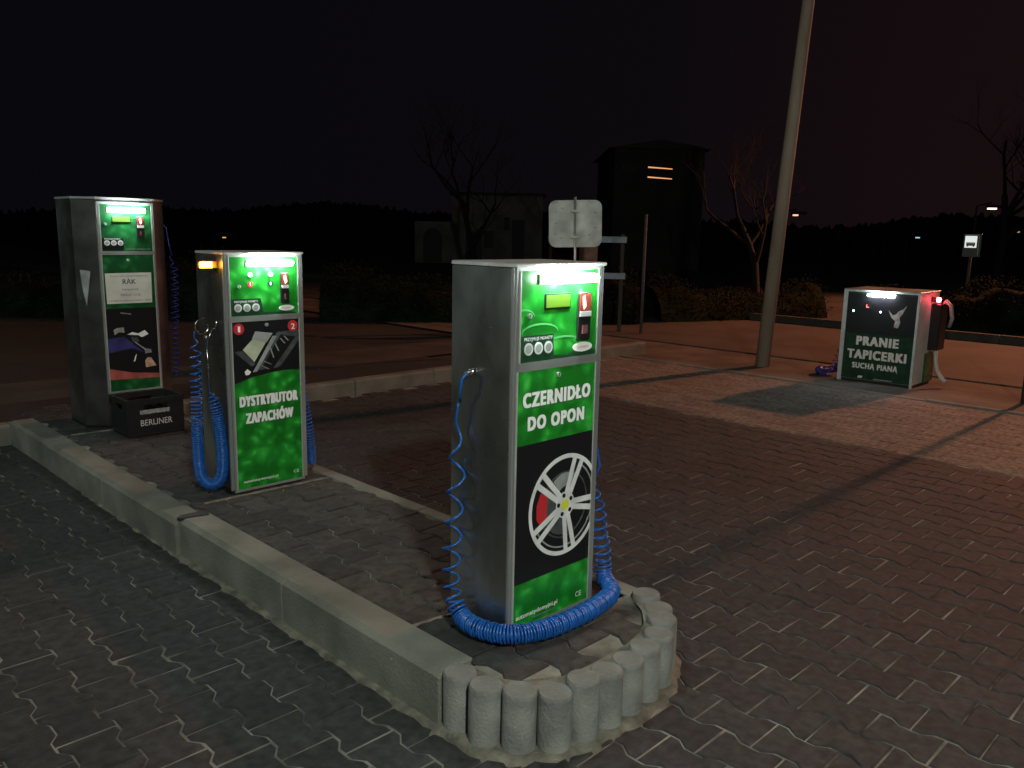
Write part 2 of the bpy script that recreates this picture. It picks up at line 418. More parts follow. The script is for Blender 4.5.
for i in range(5):
    d = rk.uniform(-.004, .004); zz = KZ+(.004 if i < 2 else -.008)
    kerb_stone(mb, 'u', us[i]+.002, us[i+1]-.004, 0+d-(.0 if i < 2 else .012), .15+d-(.0 if i < 2 else .012), -.05, zz, .022, .004, concrete)
frame_obj(mb.build('island_kerb'))
mb = MB()
for i in range(5): kerb_stone(mb, 'u', (.42+i*.9) if i else -.042, .418+(i+1)*.9, .955+rk.uniform(-.003,.003), 1.035, -.05, KZ-.002+rk.uniform(-.002,.002), .006, .006, concrete)
frame_obj(mb.build('island_edging'))
mb = MB(); v = -4.0
while v < 7.75:
    e_ = min(v+1.0, 7.8)
    if not (-.16 < v < .0): pass
    kerb_stone(mb, 'v', v+.003, e_-.003, 4.87+rk.uniform(-.004, .004), 5.0, -.05, .15+rk.uniform(-.004, .004), .02, .01, concrete); v = e_
frame_obj(mb.build('back_kerb'))
mb = MB(); u = -5.0
while u < 4.8:
    kerb_stone(mb, 'u', u+.008, u+.98, 7.24, 7.32, -.05, .012+rk.uniform(-.006, .006), .004, .004, concrete); u += 1.0
frame_obj(mb.build('flush_kerb'))
mb = MB(); u = -14.0
while u < 40:
    kerb_stone(mb, 'u', u+.004, u+.995, 13.5, 13.65, -.05, .12, .02, .01, kerb_dark); u += 1.0
frame_obj(mb.build('street_kerb'))
mb = MB(); u = -14.0
while u < 40:
    kerb_stone(mb, 'u', u+.004, u+.995, 8.95, 9.05, -.05, .012, .004, .004, kerb_dark); u += 1.0
frame_obj(mb.build('road_edging'))
# mortar haunch round the foot of the kerb and palisades
def blobby(pts, w, z, name, m, seedv=1):
    rr = random.Random(seedv); mb = MB(); V = []; F = []
    P = []
    for i in range(len(pts)-1):
        a = Vector((*pts[i], 0)); b = Vector((*pts[i+1], 0)); n = max(2, int((b-a).length/.03))
        for k in range(n): P.append(a.lerp(b, k/n))
    P.append(Vector((*pts[-1], 0)))
    ww = w
    for i, q in enumerate(P):
        t = (P[min(i+1, len(P)-1)]-P[max(i-1, 0)]).normalized(); nrm = Vector((-t.y, t.x, 0))
        ww = w*(.55+.9*abs(math.sin(i*.37+seedv)+.5*math.sin(i*1.3))*.5+rr.uniform(0, .25))
        sg = math.copysign(1, w)
        V += [tuple(q-nrm*.05*sg+Vector((0, 0, z))), tuple(q+nrm*.012*sg+Vector((0, 0, z*.9))), tuple(q+nrm*ww*.6+Vector((0, 0, z*.35+.003))), tuple(q+nrm*ww+Vector((0, 0, -.006)))]
    for i in range(len(P)-1):
        for k in range(3): F.append((4*i+k, 4*i+4+k, 4*i+5+k, 4*i+1+k))
    mb.add(V, F, m, True); return frame_obj(mb.build(name))
ARC = [(.055, -.045), (.062, -.158), (.115, -.255), (.20, -.328), (.31, -.352), (.42, -.358), (.53, -.358), (.64, -.352), (.75, -.328), (.85, -.277), (.932, -.200), (.988, -.103)]
ring = []
for i, (v, u) in enumerate(ARC):
    dv, du = v-.52, u+.02; L_ = math.hypot(dv, du*1.1); ring.append((v+dv/L_*.055, u+du/L_*.055))
blobby([(0, 3.4), (0, 2.0), (0, 1.0), (0, .1), (-.005, -.02)][::1], -.028, .010, 'kerb_haunch', mortar, 3)
blobby([(-.012, -.0)]+ring[0:]+[(1.045, .10)], -.036, .016, 'palisade_haunch', mortar, 5)
blobby([(1.03, .1), (1.03, 3.0)], -.03, .008, 'edging_haunch', mortar, 6)
# mortar repairs on the island
mb = MB()
for (a, b_, w) in (((.15, .33), (.33, .31), .02), ((.76, .30), (.955, .28), .03), ((.20, 2.135), (.945, 2.115), .022), ((.17, 4.10), (.42, 4.08), .02)):
    n = 12; V = []
    for i in range(n+1):
        t = i/n; q = (a[0]+(b_[0]-a[0])*t, a[1]+(b_[1]-a[1])*t); k = w*(.6+.4*math.sin(i*1.7))
        V += [(q[0], q[1]-k/2, KZ-.004), (q[0], q[1], KZ+.0035), (q[0], q[1]+k/2, KZ-.004)]
    mb.add(V, [(3*i+k, 3*i+3+k, 3*i+4+k, 3*i+1+k) for i in range(n) for k in (0, 1)], mortar, True)
frame_obj(mb.build('mortar_repairs'))
# sand gathered between palisades and paving
mb = MB(); inner = [(.52+(v-.52)*.86, -.02+(u+.02)*.80) for v, u in ARC]; outer = [(.52+(v-.52)*1.0, u) for v, u in ARC]
V = [(v, u, KZ-.002) for v, u in inner]+[(v, u, KZ-.003) for v, u in outer]
n = len(ARC); mb.add(V, [(i, i+1, n+i+1, n+i) for i in range(n-1)], mortar); frame_obj(mb.build('palisade_sand'))

# palisade posts ----------------------------------------------------
ORD = ['first', 'second', 'third', 'fourth', 'fifth', 'sixth', 'seventh', 'eighth', 'ninth', 'tenth', 'eleventh', 'twelfth', 'thirteenth']
rp_ = random.Random(11)
for i, (v, u) in enumerate(ARC):
    mb = MB(); rad = .0555; N = 24; H = KZ+.012+rp_.uniform(-.008, .008); V = []; F = []
    prof = [(rad, -.06), (rad, H-.012), (rad*.975, H-.005), (rad*.91, H)]
    for rr_, z in prof:
        for k in range(N):
            a = 2*math.pi*k/N; V.append((rr_*math.cos(a), rr_*math.sin(a), z))
    for j in range(3):
        for k in range(N): F.append((j*N+k, j*N+(k+1) % N, (j+1)*N+(k+1) % N, (j+1)*N+k))
    mb.add(V, F, concrete_pal, True); mb.add(V[3*N:], [tuple(range(N))], concrete_pal)
    o = mb.build('palisade_post'); o.location = W(v, u); o.rotation_euler = (rp_.uniform(-.012, .012), rp_.uniform(-.012, .012), rp_.uniform(0, 6))
    tag(o, 'short round concrete palisade, %s in the curved row counted from the long kerb' % ORD[i], 'palisade', 'concrete palisades round the end of the island')
# dark leaf / chip lying on the kerb joint
mb = MB(); mb.prismxy([(.0, .0), (.13, -.03), (.145, .01), (.12, .04), (.02, .045), (-.01, .02)], 0, .014, mat('wet_bark', (.018, .014, .012), .7, var=.3, scale=40))
o = mb.build('bark_chip'); o.location = W(.005, 1.965, KZ-.004); o.rotation_euler = (0, 0, YAW)
tag(o, 'dark flat chip lying across the joint on top of the long kerb', 'debris')

# ================================================================== MACHINES
def coin_icons(mb, xs, z, y, r_=.021):
    for x in xs:
        mb.prismxz(circ(x, z, r_), y, y+.002, art_rim); mb.prismxz(circ(x, z, r_*.68), y-.0008, y, art_grey)
def led_bar(panel, x0, x1, z, m, y=-.010, hood=.030):
    mb = MB(); mb.box(x0-.014, x1+.014, y-.004, y+.003, z-.017, z+.0149, art_rim)
    h = mb.build('lamp_housing', panel)
    mb = MB(); r_ = .0135
    pts = [(x0+r_*(1+math.cos(a)), z+r_*math.sin(a)) for a in [math.pi/2+k*math.pi/8 for k in range(9)]]+[(x1+r_*(-1+math.cos(a)), z+r_*math.sin(a)) for a in [-math.pi/2+k*math.pi/8 for k in range(9)]]
    mb.prismxz(pts, y-.034, y-.0045, m); return mb.build('led_lamp', panel)
def coin_unit(panel, x0, x1, z0, z1, y=-.0065):
    mb = MB(); zm = z0+(z1-z0)*.56
    red = mat('coin_plate_red', (.16, .03, .02), .2)
    mb.bbox(x0, x1, y-.008, y, z0, z1, dark_plastic, .003)
    mb.box(x0+.006, x1-.006, y-.011, y-.008, zm+.008, z1-.006, red)
    mb.prismxz([(x0+.018, z1-.016), (x0+.030, z1-.010), (x0+.038, zm+.024), (x0+.026, zm+.012), (x0+.020, zm+.03)], y-.0118, y-.011, glow_reflection)  # reflection on the red plate, painted as a flame-shaped glowing patch
    mb.box(x0+.006, x1-.006, y-.014, y-.008, zm-.012, zm+.006, steel_light)
    mb.box(x0+.022, x1-.022, y-.012, y-.008, z0+.02, z0+.05, mat('coin_return', (.12, .05, .05), .3))
    return mb.build('coin_slot', panel)
def lock(panel, x, z, y=-.0065):
    mb = MB(); mb.prismxz(circ(x, z, .009, n=16), y-.006, y, steel_light); mb.prismxz([(x-.0015, z-.006), (x+.0015, z-.006), (x+.0015, z+.006), (x-.0015, z+.006)], y-.0068, y-.006, dark_plastic)
    return mb.build('lock', panel)
def door(root, name, x0, x1, z0, z1, b, panelmat):
    """steel door leaf with the printed panel set into it; returns the printed panel"""
    mb = MB()
    mb.box(x0-b, x0, -.006, .004, z0-b, z1+b, steel); mb.box(x1, x1+b, -.006, .004, z0-b, z1+b, steel)
    mb.box(x0, x1, -.006, .004, z0-b, z0, steel); mb.box(x0, x1, -.006, .004, z1, z1+b, steel)
    mb.box(x0-.002, x0+.003, -.0085, -.0061, z0, z1, steel_light); mb.box(x1-.003, x1+.002, -.0085, -.0061, z0, z1, steel_light)
    d = mb.build(name, root)
    mb = MB(); mb.box(x0, x1, -.0045, .004, z0, z1, panelmat); return mb, d
def cabinet(root, w, d, H, lid=True):
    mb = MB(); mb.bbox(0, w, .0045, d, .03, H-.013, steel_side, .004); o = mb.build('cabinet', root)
    mb = MB(); mb.box(.008, w-.008, .015, d-.01, -.015, .03, dark_plastic); mb.build('base', root)
    mb = MB(); mb.bbox(-.0015, w+.0015, -.018, d+.0015, H-.0125, H, steel_light, .003); mb.build('lid', root)
    mb = MB(); mb.box(0, .018, -.004, .004, .02, H-.014, steel); mb.box(w-.018, w, -.004, .004, .02, H-.014, steel)
    mb.build('front_frame', root); return o

# ---------------- nearest machine: tyre black
M3 = thing('vending_machine', 'steel tyre dressing machine with large alloy wheel picture, nearest of the green machines', 'vending machine', W(.314, .007, KZ), YAW)
w, d, H = .458, .304, 1.315
cabinet(M3, w, d, H)
mb, up_ = door(M3, 'upper_door', .030, .428, .985, 1.290, .018, green)
# darker footer of the coin field
mb.prismxz([(.031, .986), (.427, .986), (.427, 1.0), (.33, 1.01), (.27, .996), (.20, 1.0), (.195, 1.075), (.031, 1.075)], -.0052, -.0046, art_dgreen)
for (cx_, cz_, rx_, rz_) in ((.13, 1.085, .09, .03), (.25, 1.035, .09, .03), (.05, 1.14, .05, .025)):
    arc = [(cx_+rx_*math.cos(a), cz_+rz_*math.sin(a)) for a in [k*math.pi/10 for k in range(11)]]
    arc2 = [(cx_+rx_*.98*math.cos(a), cz_-.004+rz_*.9*math.sin(a)) for a in [k*math.pi/10 for k in range(10, -1, -1)]]
    pts = [(max(.032, x), z) for x, z in arc+arc2]
    mb.prismxz(pts, -.0050, -.0046, mat('print_pale_green', (.10, .5, .14), .3))
coin_icons(mb, (.073, .121, .170), 1.030, -.0075)
pn = mb.build('upper_panel', up_)
text('PRZYJMUJE MONETY', .052, .191, 1.058, .011, art_white, 'lettering', up_, y=-.0062, bold=.02)
mb = MB(); mb.prismxz(circ(.350, 1.017, .052, .017, 32), -.0075, -.0046, art_white); mb.build('badge', up_)
text('AUTOMATY', .318, .382, 1.0125, .008, art_red, 'lettering', up_, y=-.0082, bold=.0)
mb = MB(); mb.box(.146, .275, -.0095, -.0046, 1.160, 1.212, dark_plastic); mb.box(.151, .270, -.0115, -.0095, 1.165, 1.207, lcd); mb.build('display', up_)
coin_unit(up_, .312, .383, 1.045, 1.212); lock(up_, .073, 1.141)
led_bar(up_, .128, .385, 1.262, led_cool)
mb, lo_ = door(M3, 'lower_door', .022, .428, .035, .955, .014, green)
mb.box(.0225, .4275, -.0052, -.0046, .200, .700, art_black)
# alloy wheel picture, cut off at the panel's edge
def clip(poly, X):
    out_ = []
    for i in range(len(poly)):
        a, b_ = poly[i], poly[(i+1) % len(poly)]
        if a[0] <= X: out_.append(a)
        if (a[0] <= X) != (b_[0] <= X):
            t = (X-a[0])/(b_[0]-a[0]); out_.append((X, a[1]+t*(b_[1]-a[1])))
    return out_
def cp(poly, y, m_):
    q = clip(poly, .4265)
    if len(q) > 2: mb.prismxz(q, y, y+.0006, m_)
hx, hz, RR = .280, .444, .190
def pol(a, r_): return (hx+r_*math.cos(R(a)), hz+r_*math.sin(R(a)))
def ringp(r0_, r1_, a0, a1, y, m_, step=6, ecc=(0, 0)):
    a = a0
    while a < a1:
        b_ = min(a+step, a1)
        q = [pol(a, r0_), pol(a, r1_), pol(b_, r1_), pol(b_, r0_)]
        cp([(x+ecc[0], z+ecc[1]) for x, z in q], y, m_); a = b_
ringp(.120, .126, 0, 360, -.0060, art_dgrey)
ringp(.060, .112, 55, 130, -.0060, art_grey, ecc=(.01, .01))
ringp(.050, .112, 130, 300, -.0060, art_dgrey)
cp([pol(152, .105), pol(152, .145), pol(170, .150), pol(190, .150), pol(202, .138), pol(200, .100), pol(175, .095)], -.0068, art_red)
ringp(.156, .162, 200, 420, -.0068, art_grey)
ringp(.174, .190, 0, 360, -.0086, art_rim)
for a in (67, 139, 212, 281, 352):
    for s_ in (-1, 1):
        c0 = pol(a, .030); n_ = (-math.sin(R(a)), math.cos(R(a)))
        pa = (pol(a, .034)[0]+n_[0]*s_*.009, pol(a, .034)[1]+n_[1]*s_*.009); pb = pol(a+s_*7.0, .180)
        dx, dz = pb[0]-pa[0], pb[1]-pa[1]; L_ = math.hypot(dx, dz); nx, nz = -dz/L_, dx/L_
        cp([(pa[0]-nx*.0105, pa[1]-nz*.0105), (pb[0]-nx*.011, pb[1]-nz*.011), (pb[0]+nx*.011, pb[1]+nz*.011), (pa[0]+nx*.0105, pa[1]+nz*.0105)], -.0078-.0002*(s_+1)-a*1e-6, art_rim)
cp(circ(hx, hz, .050, n=20), -.0090, art_rim)
for a in (30, 102, 174, 246, 318):
    q = pol(a, .036); cp(circ(q[0], q[1], .0085, n=12), -.0096, art_black)
cp(circ(hx, hz, .020, n=20), -.0098, art_yellow)
mb.build('lower_panel', lo_)
text('CZERNIDŁO', .050, .402, .830, .052, art_white, 'lettering', lo_, y=-.0072, bold=.080, outline=art_dgreen)
text('DO OPON', .076, .372, .748, .050, art_white, 'lettering', lo_, y=-.0072, bold=.080, outline=art_dgreen)
text('automatydomyjni.pl', .040, .257, .068, .017, art_white, 'lettering', lo_, y=-.0062, bold=.028)
text('www.automatydomyjni.pl', .120, .235, .052, .006, art_grey, 'lettering', lo_, y=-.0062, bold=0)
text('CE', .358, .392, .060, .020, art_white, 'lettering', lo_, y=-.0062, bold=.0)
lock(lo_, .224, .930)
def fitting(root, x, y, z, sx, len_=.04, rad=.009, name='hose_fitting'):
    mb = MB(); mb.tube([(x, y, z), (x+sx*len_*.4, y, z)], rad*1.3, chrome, 12); mb.tube([(x+sx*len_*.4, y, z), (x+sx*len_, y-.006, z-.002)], rad, chrome, 12)
    return mb.build(name, root)
fitting(M3, 0, .185, .938, -1)
mb = MB()
start = [(-.038, .180, .936), (-.050, .188, .915), (-.048, .200, .87), (-.034, .215, .83)]
mb.tube(start, .0048, hose_blue, 8)
# machine-local = (v-.314, u-.007, z-.19)
path = [((-.034, .225, .825), 5), ((-.036, .228, .70), 8), ((-.036, .235, .50), 9), ((-.040, .245, .32), 12), ((-.046, .245, .20), 16), ((-.050, .225, .11), 26), ((-.055, .165, .050), 90),
        ((-.060, .070, .046), 110), ((-.015, -.030, .046), 110), ((.09, -.082, .046), 110), ((.225, -.098, .046), 110), ((.400, -.088, .046), 110), ((.515, -.055, .050), 110), ((.575, .030, .070), 80),
        ((.585, .050, .16), 34), ((.575, .065, .26), 30), ((.565, .075, .36), 26), ((.56, .08, .45), 20)]
coil(mb, path, .031, .0046, 104, hose_blue, 14, 6)
mb.tube([(.56, .09, .45), (.59, .085, .51), (.570, .09, .60), (.53, .10, .72), (.50, .12, .80), (.462, .14, .84)], .0048, hose_blue, 8)
mb.build('hose', M3)

# ---------------- middle machine: fragrance dispenser
M2 = thing('vending_machine', 'steel fragrance dispenser with red number 1 and 2 badges, amber lamp on its left side', 'vending machine', W(.373, 2.174, KZ), YAW)
w, d, H = .460, .307, 1.288
cabinet(M2, w, d, H)
mb, up_ = door(M2, 'upper_door', .032, .430, .955, 1.262, .018, green)
mb.prismxz([(.033, .956), (.42, .956), (.40, .966), (.22, .972), (.205, 1.045), (.033, 1.045)], -.0052, -.0046, art_dgreen)
coin_icons(mb, (.075, .125, .176), .998, -.0075)
mb.build('upper_panel', up_)
text('PRZYJMUJE MONETY', .056, .191, 1.026, .010, art_white, 'lettering', up_, y=-.0062)
mb = MB(); mb.prismxz(circ(.356, .988, .046, .015, 32), -.0075, -.0046, art_white); mb.build('badge', up_)
text('AUTOMATY', .328, .384, .984, .007, art_red, 'lettering', up_, y=-.0082, bold=0)
for x in (.149, .266):
    mb = MB(); mb.prismxz(circ(x, 1.170, .012, n=16), -.012, -.0046, button_glow); mb.build('push_button', up_)
    mb = MB(); mb.prismxz(circ(x, 1.121, .016, n=16), -.0055, -.0046, art_red if x < .2 else art_dgreen); mb.box(x-.003, x+.003, -.0065, -.0055, 1.113, 1.129, art_white); mb.build('number_badge', up_)
coin_unit(up_, .320, .372, 1.015, 1.178); lock(up_, .085, 1.11)
led_bar(up_, .140, .385, 1.230, led_cool)
mb, lo_ = door(M2, 'lower_door', .034, .430, .018, .925, .014, green)
top_ = [(.0345, .596), (.137, .625), (.26, .642), (.346, .646), (.4295, .640)]
mb.prismxz([(.4295, .9245), (.0345, .9245)]+top_, -.0052, -.0046, art_black)
def pp(pts, y, m_): mb.prismxz(pts, y, y+.0005, m_)
pp([(.044, .769), (.093, .771), (.162, .694), (.14, .684)], -.0058, art_dgrey)
pp([(.093, .777), (.165, .844), (.23, .813), (.156, .706)], -.0064, art_cream)
pp([(.166, .871), (.268, .855), (.23, .807), (.146, .830)], -.0070, art_grey)
pp([(.267, .84), (.293, .838), (.17, .655), (.144, .652)], -.0076, art_grey)
pp([(.294, .858), (.429, .865), (.429, .81), (.314, .675), (.290, .665), (.18, .66)], -.0058, art_dgrey)
pp([(.316, .845), (.406, .827), (.26, .658), (.200, .674)], -.0064, art_black)
for a, b_ in (((.312, .824), (.338, .795)), ((.335, .835), (.36, .808)), ((.252, .775), (.269, .72)), ((.28, .80), (.30, .755)), ((.21, .707), (.255, .685)), ((.196, .683), (.241, .66))):
    pp([(a[0]-.003, a[1]), (a[0]+.004, a[1]), (b_[0]+.004, b_[1]), (b_[0]-.003, b_[1])], -.0070, art_grey)
pp([(.098, .659), (.114, .672), (.135, .655), (.122, .640), (.104, .640)], -.0064, art_white)
for x, ch in ((.074, '1'), (.390, '2')):
    mb.prismxz(circ(x, .888, .030), -.0072, -.0058, art_red)
mb.build('lower_panel', lo_)
text('1', .068, .082, .872, .032, art_white, 'lettering', lo_, y=-.0082)
text('2', .380, .402, .870, .030, art_white, 'lettering', lo_, y=-.0082)
text('DYSTRYBUTOR', .062, .410, .470, .058, art_white, 'lettering', lo_, y=-.0072, bold=.080, outline=art_dgreen)
text('ZAPACHÓW', .094, .380, .376, .058, art_white, 'lettering', lo_, y=-.0072, bold=.080, outline=art_dgreen)
text('automatydomyjni.pl', .070, .275, .050, .014, art_white, 'lettering', lo_, y=-.0062, bold=.02)
text('CE', .372, .405, .052, .018, art_white, 'lettering', lo_, y=-.0062, bold=0)
lock(lo_, .233, .903)
# amber lamp on the side
mb = MB(); mb.bbox(-.085, 0, .05, .10, 1.205, 1.24, mat('amber_lens', (.75, .35, .03), .25), .005)
al = mb.build('warning_lamp', M2)
mb = MB(); mb.bbox(-.098, -.030, .040, .0495, 1.208, 1.236, glow_amber, .004); mb.build('amber_light', al)
# hanger ring, hook, wand
mb = MB()
loc = lambda v, u, z: (v-.373, u-2.174, z-KZ)
ringc = Vector((-.085, .09, .905)); pts = [ringc+Vector((.035*math.cos(a), -.01, .040*math.sin(a))) for a in [k*math.pi/12 for k in range(4, 26)]]
mb.tube(pts, .004, chrome, 8)
mb.tube([(0, .10, .89), (-.03, .08, .885), (-.045, .075, .86), (-.055, .075, .835)], .004, chrome, 8)
mb.tube([(-.01, .09, .87), (-.012, .06, .93)], .004, chrome, 8); mb.build('hose_hook', M2)
mb = MB(); mb.tube([(-.068, .07, .86), (-.066, .065, .55)], .0045, chrome, 8); mb.tube([(-.068, .07, .86), (-.068, .068, .835)], .009, chrome, 10); mb.tube([(-.067, .066, .70), (-.067, .066, .68)], .007, chrome, 10)
mb.build('wand', M2)
mb = MB()
path = [((-.108, .115, .88), 6), ((-.112, .115, .76), 14), ((-.114, .118, .6), 22), ((-.118, .12, .4), 45), ((-.118, .12, .22), 90), ((-.110, .115, .10), 110), ((-.070, .095, .048), 110), ((-.035, .05, .085), 110), ((-.028, .03, .20), 100), ((-.035, .035, .36), 70), ((-.050, .05, .50), 40), ((-.064, .064, .56), 20)]
coil(mb, path, .027, .0046, 118, hose_blue, 12, 5); mb.build('hose', M2)
mb = MB(); path = [((.475, .12, .80), 6), ((.50, .12, .60), 16), ((.515, .105, .42), 24), ((.53, .08, .25), 30), ((.535, .07, .05), 60)]
coil(mb, path, .024, .0045, 34, hose_blue, 12, 5); mb.build('hose', M2)
fitting(M2, w, .12, .82, 1, .02)

# ---------------- far machine with cut-off corners: vacuum
M1 = thing('vending_machine', 'tall steel vacuum machine with angled side wings and a paper notice on its green front', 'vending machine', W(.433, 4.122, KZ), YAW)
w, H = .387, 1.598
mb = MB(); foot = [(0, .005), (w, .005), (w+.115, .12), (w+.115, .43), (-.115, .43), (-.115, .12)]
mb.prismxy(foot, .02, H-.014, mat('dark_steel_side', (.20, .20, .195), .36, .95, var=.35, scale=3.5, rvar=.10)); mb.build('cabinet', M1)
mb = MB(); mb.prismxy([(.01, .02), (w-.01, .02), (w+.10, .125), (w+.10, .42), (-.10, .42), (-.10, .125)], -.015, .0199, dark_plastic); mb.build('base', M1)
mb = MB(); mb.prismxy([(-.003, -.012), (w+.003, -.012), (w+.120, .117), (w+.120, .435), (-.120, .435), (-.120, .117)], H-.0138, H, steel); mb.build('lid', M1)
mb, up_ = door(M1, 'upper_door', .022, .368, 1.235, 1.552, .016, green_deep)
mb.box(.024, .17, -.0052, -.0046, 1.245, 1.325, art_black)
coin_icons(mb, (.060, .104, .149), 1.292, -.0075, .018)
mb.build('upper_panel', up_)
text('PRZYJMUJE MONETY', .045, .150, 1.315, .009, art_white, 'lettering', up_, y=-.0062)
text('ODKURZACZ', .190, .350, 1.248, .008, art_grey, 'lettering', up_, y=-.0062)
mb = MB(); mb.box(.100, .225, -.0095, -.0046, 1.432, 1.474, dark_plastic); mb.box(.104, .221, -.0115, -.0095, 1.436, 1.470, lcd); mb.build('display', up_)
coin_unit(up_, .260, .315, 1.325, 1.475); lock(up_, .055, 1.42); led_bar(up_, .085, .315, 1.515, led_dim)
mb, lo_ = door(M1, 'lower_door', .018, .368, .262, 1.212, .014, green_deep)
mb.box(.0185, .3675, -.0052, -.0046, .345, .842, art_black)
pp([(.0185, .425), (.168, .385), (.3675, .361), (.3675, .332), (.0185, .345)], -.0058, art_pink)
pp([(.025, .634), (.131, .644), (.267, .522), (.179, .557), (.022, .534)], -.0058, art_blue)
pp([(.064, .695), (.09, .707), (.135, .709), (.137, .672), (.10, .676), (.07, .658)], -.0064, art_grey)
pp([(.154, .657), (.19, .672), (.23, .660), (.277, .681), (.302, .651), (.255, .631), (.229, .648)], -.0064, art_white)
pp([(.18, .640), (.225, .635), (.235, .60), (.19, .60)], -.0058, art_dgrey)
pp([(.20, .60), (.21, .60), (.29, .535), (.28, .530)], -.0070, art_grey)
pp([(.268, .46), (.285, .485), (.311, .48), (.345, .42), (.27, .413)], -.0064, art_skin)
pp([(.269, .55), (.314, .541), (.318, .517), (.271, .512)], -.0064, art_grey)
pp([(.20, .50), (.212, .515), (.20, .465), (.188, .46)], -.0064, art_white)
pp([(.119, .814), (.189, .802), (.189, .797), (.119, .808)], -.0058, art_grey)
mb.build('lower_panel', lo_); lock(lo_, .19, 1.175)
paper = mat('paper', (.62, .64, .58), .8, var=.08, scale=10)
mb = MB(); mb.prismxz([(.031, 1.086), (.345, 1.088), (.341, .876), (.034, .876)], -.0075, -.0060, paper); pa = mb.build('paper_notice', lo_)
ink = mat('ink', (.03, .03, .035), .7)
text('RĄK', .145, .235, 1.010, .034, ink, 'lettering', pa, y=-.0082, bold=.02)
text('PŁYN DO DEZYNFEKCJI', .065, .312, 1.060, .010, ink, 'lettering', pa, y=-.0082, bold=.01)
text('PIENIĄDZE', .140, .250, .967, .010, ink, 'lettering', pa, y=-.0082, bold=0)
text('WRZUĆ 1-2 ZŁ', .125, .265, .928, .014, ink, 'lettering', pa, y=-.0082, bold=.01)
text('MONETA UMIESZCZONA 1 RAZ', .050, .330, .890, .010, ink, 'lettering', pa, y=-.0082, bold=.01)
mb = MB(); 
for k, (x0, z0) in enumerate(((-.07, 1.02),)):
    a = Vector((-.02, .020, 0)); b_ = Vector((-.095, .095, 0)); n_ = Vector((-.707, -.707, 0))*.004
    V = []
    for t_, zz in ((.35, 1.10), (.80, 1.11), (.72, .96), (.60, .86)):
        q = Vector((0, .005, 0)).lerp(Vector((-.115, .12, 0)), t_)+n_; V.append((q.x, q.y, zz))
    mb.add(V, [(0, 1, 2, 3)], art_grey)
mb.build('torn_sticker', M1)
mb = MB(); mb.tube([(.50, .16, 1.44), (.535, .15, 1.40), (.54, .13, 1.28), (.55, .11, 1.20)], .004, hose_dark, 6)
coil(mb, [((.53, .10, 1.20), 10), ((.55, .09, 1.08), 18), ((.545, .09, .88), 20), ((.535, .10, .55), 22), ((.53, .11, .3), 24)], .026, .004, 22, hose_dark, 12, 5); mb.build('hose', M1)
mb = MB(); mb.bbox(w+.112, w+.125, .20, .24, 1.40, 1.46, steel_light, .002); mb.build('hose_hook', M1)

# ---------------- beer crate in front of the far machine
CR = thing('drinks_crate', 'black plastic drinks crate with white lettering standing before the vacuum machine', 'crate', W(.425, 3.760, KZ), YAW)
mb = MB(); cw, cd, ch = .385, .29, .255; blk = mat('crate_plastic', (.006, .0065, .0075), .5, var=.3, scale=20)
mb.bbox(0, cw, 0, cd, 0, .03, blk, .004)
for (x0, x1, y0, y1) in ((0, cw, 0, .012), (0, cw, cd-.012, cd), (0, .012, .012, cd-.012), (cw-.012, cw, .012, cd-.012)):
    mb.box(x0, x1, y0, y1, .03, ch-.075, blk)
for (x0, x1, y0, y1) in ((0, cw*.3, 0, .012), (cw*.7, cw, 0, .012), (0, cw*.3, cd-.012, cd), (cw*.7, cw, cd-.012, cd), (0, .012, .012, cd*.3), (0, .012, cd*.7, cd-.012), (cw-.012, cw, .012, cd*.3), (cw-.012, cw, cd*.7, cd-.012)):
    mb.box(x0, x1, y0, y1, ch-.0749, ch-.035, blk)
for (x0, x1, y0, y1) in ((-.006, cw+.006, -.006, .014), (-.006, cw+.006, cd-.014, cd+.006), (-.006, .014, .0141, cd-.0141), (cw-.014, cw+.006, .0141, cd-.0141)):
    mb.box(x0, x1, y0, y1, ch-.0349, ch, blk)
for k in range(1, 6): mb.box(cw*k/6-.002, cw*k/6+.002, .0125, cd-.0125, .03, ch-.09, blk)
for k in range(1, 4): mb.box(.0125, cw-.0125, cd*k/4-.002, cd*k/4+.002, .031, ch-.091, blk)
mb.build('crate_shell', CR)
mb = MB(); mb.box(.085, .285, -.0025, 0, .150, .178, mat('worn_print', (.30, .31, .31), .6, var=.5, scale=60)); mb.build('printed_band', CR)
text('BERLINER', .085, .300, .070, .042, mat('crate_print', (.62, .62, .60), .6), 'lettering', CR, y=-.0025, bold=.012)

# ---------------- carpet washing machine by the road
yaw4 = R(-43.0)
M4 = thing('vending_machine', 'wide low carpet cleaning machine with red side lamp beside the road verge', 'vending machine', (3.806, 9.554, 0), yaw4)
w, d, H = .81, .66, 1.055
mb = MB(); mb.bbox(0, w, .0045, d, .03, H-.013, mat('grey_steel_far', (.66, .64, .60), .55, .10, var=.12, scale=5), .004); mb.build('cabinet', M4)
mb = MB(); mb.box(.01, w-.01, .02, d-.01, -.015, .0299, dark_plastic); mb.build('base', M4)
mb = MB(); mb.bbox(-.012, w+.01, -.02, d+.01, H-.0125, H, steel, .003); mb.build('lid', M4)
mb = MB(); mb.box(-.012, .034, -.012, .0044, .0, H-.014, steel_light); mb.build('corner_post', M4); mb = MB(); mb.box(w-.022, w+.004, -.010, .0044, .0, H-.014, steel_light); mb.build('corner_post', M4)
mb = MB(); mb.box(.035, w-.023, -.008, .0044, .035, H-.03, green_mat('print_bottle_green', (.006, .030, .014), (.009, .045, .020), (.014, .06, .03)))
mb.box(.036, w-.024, -.0088, -.0081, .56, H-.05, art_black)
